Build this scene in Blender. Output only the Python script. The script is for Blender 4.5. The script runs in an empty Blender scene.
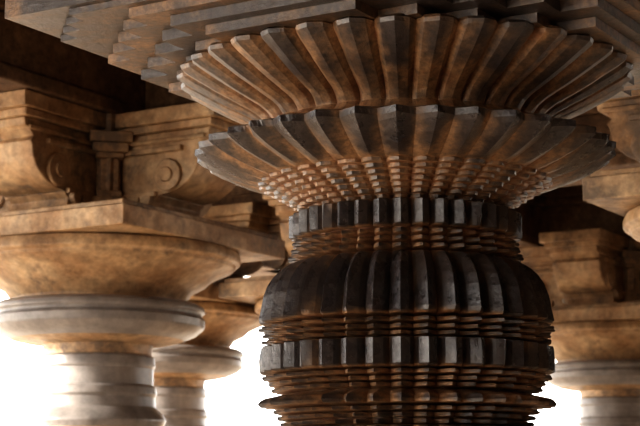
import bpy, bmesh, math, random
from mathutils import Vector, Matrix, noise
random.seed(4)
sc=bpy.context.scene
try:
    sc.view_settings.view_transform='Standard'
    sc.view_settings.look='High Contrast'
except Exception: pass
GA=math.radians(59)   # temple grid direction
UX=Vector((math.cos(GA),math.sin(GA),0)); VX=Vector((-math.sin(GA),math.cos(GA),0))

# ---------------------------------------------------------------- materials
def ramp(nt,pts,interp='LINEAR'):
    n=nt.nodes.new('ShaderNodeValToRGB'); cr=n.color_ramp; cr.interpolation=interp
    while len(cr.elements)<len(pts): cr.elements.new(0.5)
    for e,(p,c) in zip(cr.elements,pts): e.position=p; e.color=(c[0],c[1],c[2],1)
    return n
def stone(name,cols,scale=3.0,rough=(0.5,0.85),bump=0.5,attr=False,bscale=40,stain=0.5,spec=0.5,amt=1.0,patch=None):
    m=bpy.data.materials.new(name); m.use_nodes=True; nt=m.node_tree; L=nt.links.new
    b=nt.nodes['Principled BSDF']; tc=nt.nodes.new('ShaderNodeTexCoord')
    n1=nt.nodes.new('ShaderNodeTexNoise'); n1.inputs['Scale'].default_value=scale; n1.inputs['Detail'].default_value=8; n1.inputs['Roughness'].default_value=0.7
    L(tc.outputs['Object'],n1.inputs['Vector'])
    r=ramp(nt,cols)
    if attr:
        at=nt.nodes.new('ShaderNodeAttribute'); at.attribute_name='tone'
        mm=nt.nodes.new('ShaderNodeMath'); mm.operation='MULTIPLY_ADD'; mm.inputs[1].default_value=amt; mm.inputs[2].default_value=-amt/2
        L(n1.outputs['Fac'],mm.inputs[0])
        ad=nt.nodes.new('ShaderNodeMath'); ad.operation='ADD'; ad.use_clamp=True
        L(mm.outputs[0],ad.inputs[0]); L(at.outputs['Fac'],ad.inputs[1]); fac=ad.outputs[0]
    else:
        mr=nt.nodes.new('ShaderNodeMapRange'); mr.inputs[1].default_value=0.3; mr.inputs[2].default_value=0.7
        L(n1.outputs['Fac'],mr.inputs[0]); fac=mr.outputs[0]
    L(fac,r.inputs[0])
    n2=nt.nodes.new('ShaderNodeTexNoise'); n2.inputs['Scale'].default_value=scale*7; n2.inputs['Detail'].default_value=8; n2.inputs['Roughness'].default_value=.7
    L(tc.outputs['Object'],n2.inputs['Vector'])
    r2=ramp(nt,[(0.35,(1-stain,)*3),(0.62,(1.15,1.13,1.1))]); L(n2.outputs['Fac'],r2.inputs[0])
    mx=nt.nodes.new('ShaderNodeMix'); mx.data_type='RGBA'; mx.blend_type='MULTIPLY'; mx.inputs[0].default_value=0.9
    L(r.outputs[0],mx.inputs[6]); L(r2.outputs[0],mx.inputs[7]); out=mx.outputs[2]
    if patch:
        n4=nt.nodes.new('ShaderNodeTexNoise'); n4.inputs['Scale'].default_value=patch[1]; n4.inputs['Detail'].default_value=6; n4.inputs['Roughness'].default_value=.75
        L(tc.outputs['Object'],n4.inputs['Vector'])
        r4=ramp(nt,[(0.54,(0,0,0)),(0.62,(.8,.8,.8))]); L(n4.outputs['Fac'],r4.inputs[0])
        m4=nt.nodes.new('ShaderNodeMix'); m4.data_type='RGBA'; L(r4.outputs[0],m4.inputs[0]); L(out,m4.inputs[6]); m4.inputs[7].default_value=(*patch[0],1)
        out=m4.outputs[2]
    L(out,b.inputs['Base Color'])
    rr=nt.nodes.new('ShaderNodeMapRange'); rr.inputs[3].default_value=rough[1]; rr.inputs[4].default_value=rough[0]
    L(fac,rr.inputs[0]); L(rr.outputs[0],b.inputs['Roughness'])
    b.inputs['Specular IOR Level'].default_value=spec
    n3=nt.nodes.new('ShaderNodeTexNoise'); n3.inputs['Scale'].default_value=bscale; n3.inputs['Detail'].default_value=8; n3.inputs['Roughness'].default_value=0.7
    L(tc.outputs['Object'],n3.inputs['Vector'])
    bp=nt.nodes.new('ShaderNodeBump'); bp.inputs['Strength'].default_value=bump; bp.inputs['Distance'].default_value=0.02
    L(n3.outputs['Fac'],bp.inputs['Height']); L(bp.outputs[0],b.inputs['Normal'])
    return m
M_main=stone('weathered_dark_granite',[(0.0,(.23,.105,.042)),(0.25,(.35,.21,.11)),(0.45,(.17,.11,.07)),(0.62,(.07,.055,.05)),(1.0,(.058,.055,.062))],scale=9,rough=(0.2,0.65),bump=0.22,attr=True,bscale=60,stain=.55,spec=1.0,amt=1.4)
M_tan=stone('warm_sandstone',[(0.0,(.20,.11,.055)),(0.4,(.38,.25,.145)),(0.75,(.52,.38,.24)),(1.0,(.30,.205,.14))],scale=2.6,bump=0.35,bscale=22,rough=(0.35,0.7),stain=.4,patch=((.13,.10,.08),1.6))
M_ring=stone('grey_stone',[(0.0,(.15,.14,.135)),(0.5,(.28,.265,.26)),(1.0,(.21,.20,.20))],scale=1.5,bump=0.1,bscale=25,rough=(0.25,0.45),stain=.3)
M_beam=stone('brown_beam_stone',[(0.0,(.07,.042,.026)),(0.5,(.17,.105,.062)),(1.0,(.27,.175,.105))],scale=3.5,bump=0.5,bscale=18,rough=(0.6,0.85),stain=.5)
M_floor=stone('paving_stone',[(0.0,(.30,.23,.17)),(1.0,(.42,.34,.26))],scale=1,bump=0.3,bscale=8)
M_ground=stone('dry_ground',[(0.0,(.52,.45,.36)),(1.0,(.64,.57,.48))],scale=.3,bump=0.3,bscale=4)

def finish(bm,name,mats,loc=(0,0,0),bevel=0,smooth=False):
    bmesh.ops.recalc_face_normals(bm,faces=bm.faces)
    me=bpy.data.meshes.new(name); bm.to_mesh(me); bm.free()
    for m in mats: me.materials.append(m)
    ob=bpy.data.objects.new(name,me); sc.collection.objects.link(ob); ob.location=loc
    if smooth:
        for p in me.polygons: p.use_smooth=True
        me.set_sharp_from_angle(angle=math.radians(32))
    if bevel:
        mod=ob.modifiers.new('bevel','BEVEL'); mod.width=bevel; mod.segments=2; mod.limit_method='ANGLE'; mod.angle_limit=math.radians(40)
    return ob

# ---------------------------------------------------------------- main pillar
N=36; SUB=12; SEG=N*SUB
def K(y): return 2.41-(y-158)*0.00254     # drawing unit -> height
S=0.00254
def tooth(i,mode):
    t=(i%SUB)/SUB                         # 0 groove ... 0.5 peak
    d=abs(t-0.5)*2
    if mode=='t': return d
    if mode=='b': return d*0.6+0.4*(max(0.0,(d-0.66)/0.34))
    if mode=='l': return 0.8*d+0.2*max(0.0,(d-0.66)/0.34)
    if mode=='g': return 0.5*d+0.5*max(0.0,(d-0.66)/0.34)
    return 0
# y, r, groove depth, mode, tone, chip
R=[]
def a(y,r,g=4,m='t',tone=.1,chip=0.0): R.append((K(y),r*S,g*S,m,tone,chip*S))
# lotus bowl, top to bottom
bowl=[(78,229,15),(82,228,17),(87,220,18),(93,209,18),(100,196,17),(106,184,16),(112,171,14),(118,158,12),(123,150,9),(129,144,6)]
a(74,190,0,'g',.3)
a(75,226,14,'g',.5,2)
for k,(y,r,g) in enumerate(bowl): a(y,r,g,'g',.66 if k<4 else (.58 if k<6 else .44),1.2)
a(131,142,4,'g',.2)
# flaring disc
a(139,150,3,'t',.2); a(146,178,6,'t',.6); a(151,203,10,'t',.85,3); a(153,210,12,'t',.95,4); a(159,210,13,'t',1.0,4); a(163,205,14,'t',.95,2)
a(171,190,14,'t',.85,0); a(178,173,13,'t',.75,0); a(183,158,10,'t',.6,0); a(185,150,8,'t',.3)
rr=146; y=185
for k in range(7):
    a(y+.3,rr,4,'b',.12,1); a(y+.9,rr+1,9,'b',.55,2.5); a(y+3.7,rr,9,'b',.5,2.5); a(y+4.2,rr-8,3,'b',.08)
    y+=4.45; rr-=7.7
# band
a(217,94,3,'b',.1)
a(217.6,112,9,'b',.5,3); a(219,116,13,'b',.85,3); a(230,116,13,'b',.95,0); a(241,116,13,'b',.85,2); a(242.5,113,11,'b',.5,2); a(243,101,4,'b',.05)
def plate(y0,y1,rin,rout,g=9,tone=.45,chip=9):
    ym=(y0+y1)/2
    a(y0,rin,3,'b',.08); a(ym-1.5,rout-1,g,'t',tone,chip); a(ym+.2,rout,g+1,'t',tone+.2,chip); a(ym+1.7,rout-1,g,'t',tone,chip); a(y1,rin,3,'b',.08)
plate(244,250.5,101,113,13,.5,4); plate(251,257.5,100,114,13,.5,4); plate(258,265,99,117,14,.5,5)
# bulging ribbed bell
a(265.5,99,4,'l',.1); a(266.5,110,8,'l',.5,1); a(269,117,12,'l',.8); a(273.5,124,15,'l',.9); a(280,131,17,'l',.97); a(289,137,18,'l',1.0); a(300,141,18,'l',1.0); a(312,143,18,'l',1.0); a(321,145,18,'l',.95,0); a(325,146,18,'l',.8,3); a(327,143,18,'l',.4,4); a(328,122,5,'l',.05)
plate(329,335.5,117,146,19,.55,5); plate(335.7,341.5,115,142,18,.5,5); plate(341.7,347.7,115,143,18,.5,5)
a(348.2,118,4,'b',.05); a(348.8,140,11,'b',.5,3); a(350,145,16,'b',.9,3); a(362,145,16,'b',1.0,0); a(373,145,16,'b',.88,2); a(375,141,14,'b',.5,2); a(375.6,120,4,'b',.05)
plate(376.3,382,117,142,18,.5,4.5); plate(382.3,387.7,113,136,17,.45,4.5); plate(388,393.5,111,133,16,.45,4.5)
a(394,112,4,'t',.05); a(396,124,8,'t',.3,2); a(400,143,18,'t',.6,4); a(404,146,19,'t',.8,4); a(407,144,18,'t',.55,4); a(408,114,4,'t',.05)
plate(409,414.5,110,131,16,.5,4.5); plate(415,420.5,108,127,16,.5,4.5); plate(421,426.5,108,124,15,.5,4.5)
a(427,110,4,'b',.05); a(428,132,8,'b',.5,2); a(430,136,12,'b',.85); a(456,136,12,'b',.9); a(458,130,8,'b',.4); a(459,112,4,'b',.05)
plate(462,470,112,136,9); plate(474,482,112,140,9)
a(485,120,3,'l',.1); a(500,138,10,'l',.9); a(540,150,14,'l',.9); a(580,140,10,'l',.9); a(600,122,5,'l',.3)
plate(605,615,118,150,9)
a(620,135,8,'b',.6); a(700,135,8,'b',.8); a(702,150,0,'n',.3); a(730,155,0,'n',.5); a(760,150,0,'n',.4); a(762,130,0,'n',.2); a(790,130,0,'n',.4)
bm=bmesh.new(); tl=bm.verts.layers.float.new('tone')
rings=[]
jit=[[random.uniform(-1,1) for _ in range(3)] for _ in range(N)]
for k,(z,r,g,m,tone,chip) in enumerate(R):
    ring=[]
    for i in range(SEG):
        th=2*math.pi*i/SEG
        q=tooth(i,m); rad=r-g*q
        tid=((i)//SUB)%N
        p=Vector((math.cos(th)*r*26,math.sin(th)*r*26,z*40))
        n=noise.noise(p); n2=noise.noise(p*0.3+Vector((7,3,0)))
        c=max(0,n*1.4+n2*0.9-0.25)
        rad-=chip*c*1.3
        dz=0.0010*noise.noise(p*0.6+Vector((0,9,4))) if chip>2*S else 0
        v=bm.verts.new((math.cos(th)*rad,math.sin(th)*rad,z+dz))
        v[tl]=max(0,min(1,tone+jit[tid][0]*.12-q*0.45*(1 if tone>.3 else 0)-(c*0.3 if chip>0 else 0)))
        ring.append(v)
    rings.append(ring)
for A,B in zip(rings,rings[1:]):
    for i in range(SEG):
        j=(i+1)%SEG; bm.faces.new((A[i],A[j],B[j],B[i]))
bm.faces.new(rings[0]); bm.faces.new(rings[-1])

def prism(bm,poly,z0,z1,tone=None,mat=0,sub=0):
    lo=[bm.verts.new((x,y,z0)) for x,y in poly]; hi=[bm.verts.new((x,y,z1)) for x,y in poly]
    n=len(poly); fs=[bm.faces.new(lo),bm.faces.new(hi)]
    for i in range(n): fs.append(bm.faces.new((lo[i],lo[(i+1)%n],hi[(i+1)%n],hi[i])))
    for f in fs: f.material_index=mat
    if tone is not None:
        l=bm.verts.layers.float['tone']
        for v in lo+hi: v[l]=tone
    return lo+hi
def redent(h,s,k):
    q=[]
    for c in range(k+1):
        q.append((h-c*s,h-(k-c)*s))
        if c<k: q.append((h-(c+1)*s,h-(k-c)*s))
    out=[]
    for r in range(4):
        ca,sa=[(1,0),(0,1),(-1,0),(0,-1)][r]
        out+=[(x*ca-y*sa,x*sa+y*ca) for x,y in q]
    return [(x*math.cos(GA)-y*math.sin(GA),x*math.sin(GA)+y*math.cos(GA)) for x,y in out]
def rsq(h): return redent(h,0.0,0)
def extrude_dir(bm,poly,ang,w,mat=0,off=0,tone=None):
    """poly in (distance,height); extruded +-w/2 sideways; rotated to ang"""
    d=Vector((math.cos(ang),math.sin(ang),0)); s=Vector((-math.sin(ang),math.cos(ang),0))
    A=[bm.verts.new(d*p+s*(off-w/2)+Vector((0,0,z))) for p,z in poly]
    B=[bm.verts.new(d*p+s*(off+w/2)+Vector((0,0,z))) for p,z in poly]
    n=len(poly); fs=[bm.faces.new(A),bm.faces.new(B)]
    for i in range(n): fs.append(bm.faces.new((A[i],A[(i+1)%n],B[(i+1)%n],B[i])))
    for f in fs: f.material_index=mat
    if tone is not None:
        l=bm.verts.layers.float['tone']
        for v in A+B: v[l]=tone
prism(bm,redent(.60,.10,4),2.617,2.640,.5)
prism(bm,redent(.635,.09,4),2.640,2.666,.62)
prism(bm,redent(.67,.075,4),2.666,2.690,.45)
prism(bm,redent(.695,.055,3),2.690,2.706,.6)
prism(bm,rsq(.715),2.706,2.86,.58)
prism(bm,rsq(.66),2.86,2.93,.4)
prism(bm,rsq(.28),2.93,3.26,.4)
for k in range(4):
    extrude_dir(bm,[(.25,2.93),(.6,2.93),(.66,3.0),(.78,3.05),(.95,3.12),(.95,3.26),(.25,3.26)],GA+k*math.pi/2,.42,tone=.4)
prism(bm,redent(.44,.06,2),.42,.81,.5); prism(bm,rsq(.5),.16,.42,.5); prism(bm,rsq(.58),0,.16,.5)
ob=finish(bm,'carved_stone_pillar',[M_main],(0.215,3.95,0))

# ---------------------------------------------------------------- plain background pillars
def lathe(bm,prof,seg=72,mats=None):
    rs=[]
    for r,z,mi in prof:
        rs.append(([bm.verts.new((r*math.cos(2*math.pi*i/seg),r*math.sin(2*math.pi*i/seg),z)) for i in range(seg)],mi))
    for (A,m1),(B,m2) in zip(rs,rs[1:]):
        for i in range(seg):
            f=bm.faces.new((A[i],A[(i+1)%seg],B[(i+1)%seg],B[i])); f.material_index=m2
    bm.faces.new(rs[0][0]); bm.faces.new(rs[-1][0])
def rect(x0,x1,z0,z1): return [(x0,z0),(x1,z0),(x1,z1),(x0,z1)]
T,G=0,1
PROF=[(.62,2.665,T),(.655,2.655,T),(.665,2.63,T),(.665,2.605,T),(.64,2.595,T),(.635,2.58,T),(.59,2.56,T),(.53,2.53,T),(.50,2.50,T),(.44,2.47,T),(.41,2.43,T),(.41,2.415,T),
 (.47,2.41,G),(.495,2.395,G),(.50,2.375,G),(.485,2.365,G),(.485,2.35,G),(.50,2.34,G),(.495,2.30,G),(.46,2.27,G),(.40,2.245,G),(.33,2.23,T),(.255,2.22,T),(.25,2.17,T),
 (.265,2.165,G),(.27,2.12,G),(.262,2.11,G),(.262,2.03,G),(.275,2.025,G),(.28,1.99,G),(.27,1.98,G),(.275,1.93,G),(.31,1.90,G),(.325,1.87,G),(.31,1.84,G),(.30,1.78,T),
 (.33,1.70,T),(.36,1.60,T),(.33,1.50,T),(.28,1.45,T),(.28,1.40,T),(.34,1.38,T),(.34,1.3,T),(.27,1.28,T),(.27,.82,T)]
def pillar(x,y,name='turned_stone_pillar'):
    bm=bmesh.new(); lathe(bm,PROF)
    prism(bm,rsq(.36),.42,.84); prism(bm,rsq(.42),.14,.42); prism(bm,rsq(.5),0,.14)
    prism(bm,rsq(.635),2.66,2.75); prism(bm,rsq(.61),2.75,2.775)
    prism(bm,rsq(.25),2.775,3.26)
    prism(bm,rsq(.30),2.775,2.83)
    for k in range(4):
        A=GA+k*math.pi/2
        prof=[(.2,2.775),(.43,2.775),(.45,2.80),(.44,2.84),(.47,2.87)]
        for i in range(7):
            t=i/6*math.pi/2
            prof.append((.47+.22*math.sin(t)*1.0,2.87+.17*(1-math.cos(t))))
        prof+=[(.70,3.06),(.68,3.08),(.70,3.10),(.74,3.12),(.745,3.155),(.2,3.155)]
        extrude_dir(bm,prof,A,.34)
        extrude_dir(bm,rect(.2,.77,3.155,3.19),A,.40)
        extrude_dir(bm,rect(.2,.80,3.19,3.26),A,.44)
        extrude_dir(bm,rect(.24,.72,3.105,3.125),A,.37)
        extrude_dir(bm,rect(.24,.60,3.06,3.085),A,.385)
        extrude_dir(bm,rect(.24,.46,2.86,2.885),A,.385)
        extrude_dir(bm,rect(.2,.47,2.78,2.80),A,.40)
        # scroll on both flanks
        sc_=[(.52+.075*math.cos(i*math.pi/7),2.955+.075*math.sin(i*math.pi/7)) for i in range(14)]
        extrude_dir(bm,sc_,A,.375)
        sc_=[(.52+.035*math.cos(i*math.pi/5),2.955+.035*math.sin(i*math.pi/5)) for i in range(10)]
        extrude_dir(bm,sc_,A,.395)
        # hanging leaf lobes under the bracket
        for dx in (.28,.345,.41):
            lf=[(dx-.03,2.865),(dx+.03,2.865),(dx+.028,2.84),(dx+.016,2.82),(dx,2.81),(dx-.016,2.82),(dx-.028,2.84)]
            extrude_dir(bm,lf,A,.40)
        # pilaster in the re-entrant corner
        B=A+math.pi/4; d=.30
        for (w,z0,z1) in ((.13,2.83,2.87),(.10,2.87,2.90),(.075,2.90,3.05),(.11,3.05,3.075),(.14,3.075,3.12),(.17,3.12,3.17)):
            extrude_dir(bm,rect(.2,d+w/2,z0,z1),B,w*1.15)
    return finish(bm,name,[M_tan,M_ring],(x,y,0),bevel=.005,smooth=True)
def uv(u,v): p=UX*u+VX*v; return p.x,p.y
pillar(-1.04,7.4); pillar(1.88,6.2); pillar(2.09,11.2); pillar(-.98,10.0); pillar(.27,9.5)
for u,v in ((3.3,-1.3),(6.0,-1.2),(11.2,1.5)):
    x,y=uv(u,v); pillar(x,y)

# ---------------------------------------------------------------- beams, ceiling
def beam(u0,v0,u1,v1,name='roof_beam'):
    a0=UX*u0+VX*v0; a1=UX*u1+VX*v1; d=(a1-a0); L=d.length; ang=math.atan2(d.y,d.x)
    bm=bmesh.new()
    extrude_dir(bm,rect(0,L,3.262,3.33),ang,.46); extrude_dir(bm,rect(0,L,3.33,3.56),ang,.42); extrude_dir(bm,rect(0,L,3.56,3.62),ang,.50); extrude_dir(bm,rect(0,L,3.62,3.76),ang,.58)
    return finish(bm,name,[M_beam],(a0.x,a0.y,0),bevel=.01)
V0,V1,U0,U1=-6.2,6.2,-5.5,14.2
beam(U0,1.75,U1,1.75); beam(U0,4.68,U1,4.68); beam(U0,-1.2,U1,-1.2)
for u in (3.5,6.04,8.15,10.8,13.4): beam(u,V0,u,6.9)
beam(U0,6.98,U1,6.98)
def slab(name,u0,u1,v0,v1,z0,z1,mat):
    bm=bmesh.new(); pts=[UX*u0+VX*v0,UX*u1+VX*v0,UX*u1+VX*v1,UX*u0+VX*v1]
    prism(bm,[(p.x,p.y) for p in pts],z0,z1); return finish(bm,name,[mat])
slab('ceiling',U0,U1,V0,7.25,3.762,4.1,M_beam)  # real ceiling; its unseen stretch behind the camera is added to cut front fill
slab('floor',U0-1,U1+1,V0-1,8.5,-.3,0,M_floor)
slab('light_block_wall_right',U0,U1,V0-.4,V0,0,3.76,M_beam)  # unseen wall, added to block sky fill from the right
slab('light_block_wall_back',U0-.4,U0,V0,1.2,0,3.76,M_beam)  # unseen partial wall behind the camera, added to darken the pillar's front
bm=bmesh.new()
prism(bm,[(-150,-150),(150,-150),(150,150),(-150,150)],-.9,-.31)
finish(bm,'ground',[M_ground])

# ---------------------------------------------------------------- light
w=bpy.data.worlds.new('overcast_bright_sky'); sc.world=w; w.use_nodes=True
bg=w.node_tree.nodes['Background']; bg.inputs[0].default_value=(1.0,.99,.975,1); bg.inputs[1].default_value=4.4
def sun(az,el,e,col,ang):
    l=bpy.data.lights.new('sun','SUN'); l.energy=e; l.color=col; l.angle=math.radians(ang)
    o=bpy.data.objects.new('sun',l); sc.collection.objects.link(o)
    d=Vector((math.cos(math.radians(az))*math.cos(math.radians(el)),math.sin(math.radians(az))*math.cos(math.radians(el)),math.sin(math.radians(el))))
    o.rotation_euler=d.to_track_quat('Z','Y').to_euler(); o.location=d*20
sun(192,18,12,(1,.9,.78),1.5)
# ---------------------------------------------------------------- camera
cd=bpy.data.cameras.new('camera'); cam=bpy.data.objects.new('camera',cd); sc.collection.objects.link(cam)
cam.location=(0,0,1.6); cam.rotation_euler=(math.radians(90+9.6),0,0)
cd.sensor_width=36; cd.lens=88.9; cd.clip_end=500
cd.dof.use_dof=True; cd.dof.focus_distance=3.65; cd.dof.aperture_fstop=9
sc.camera=cam
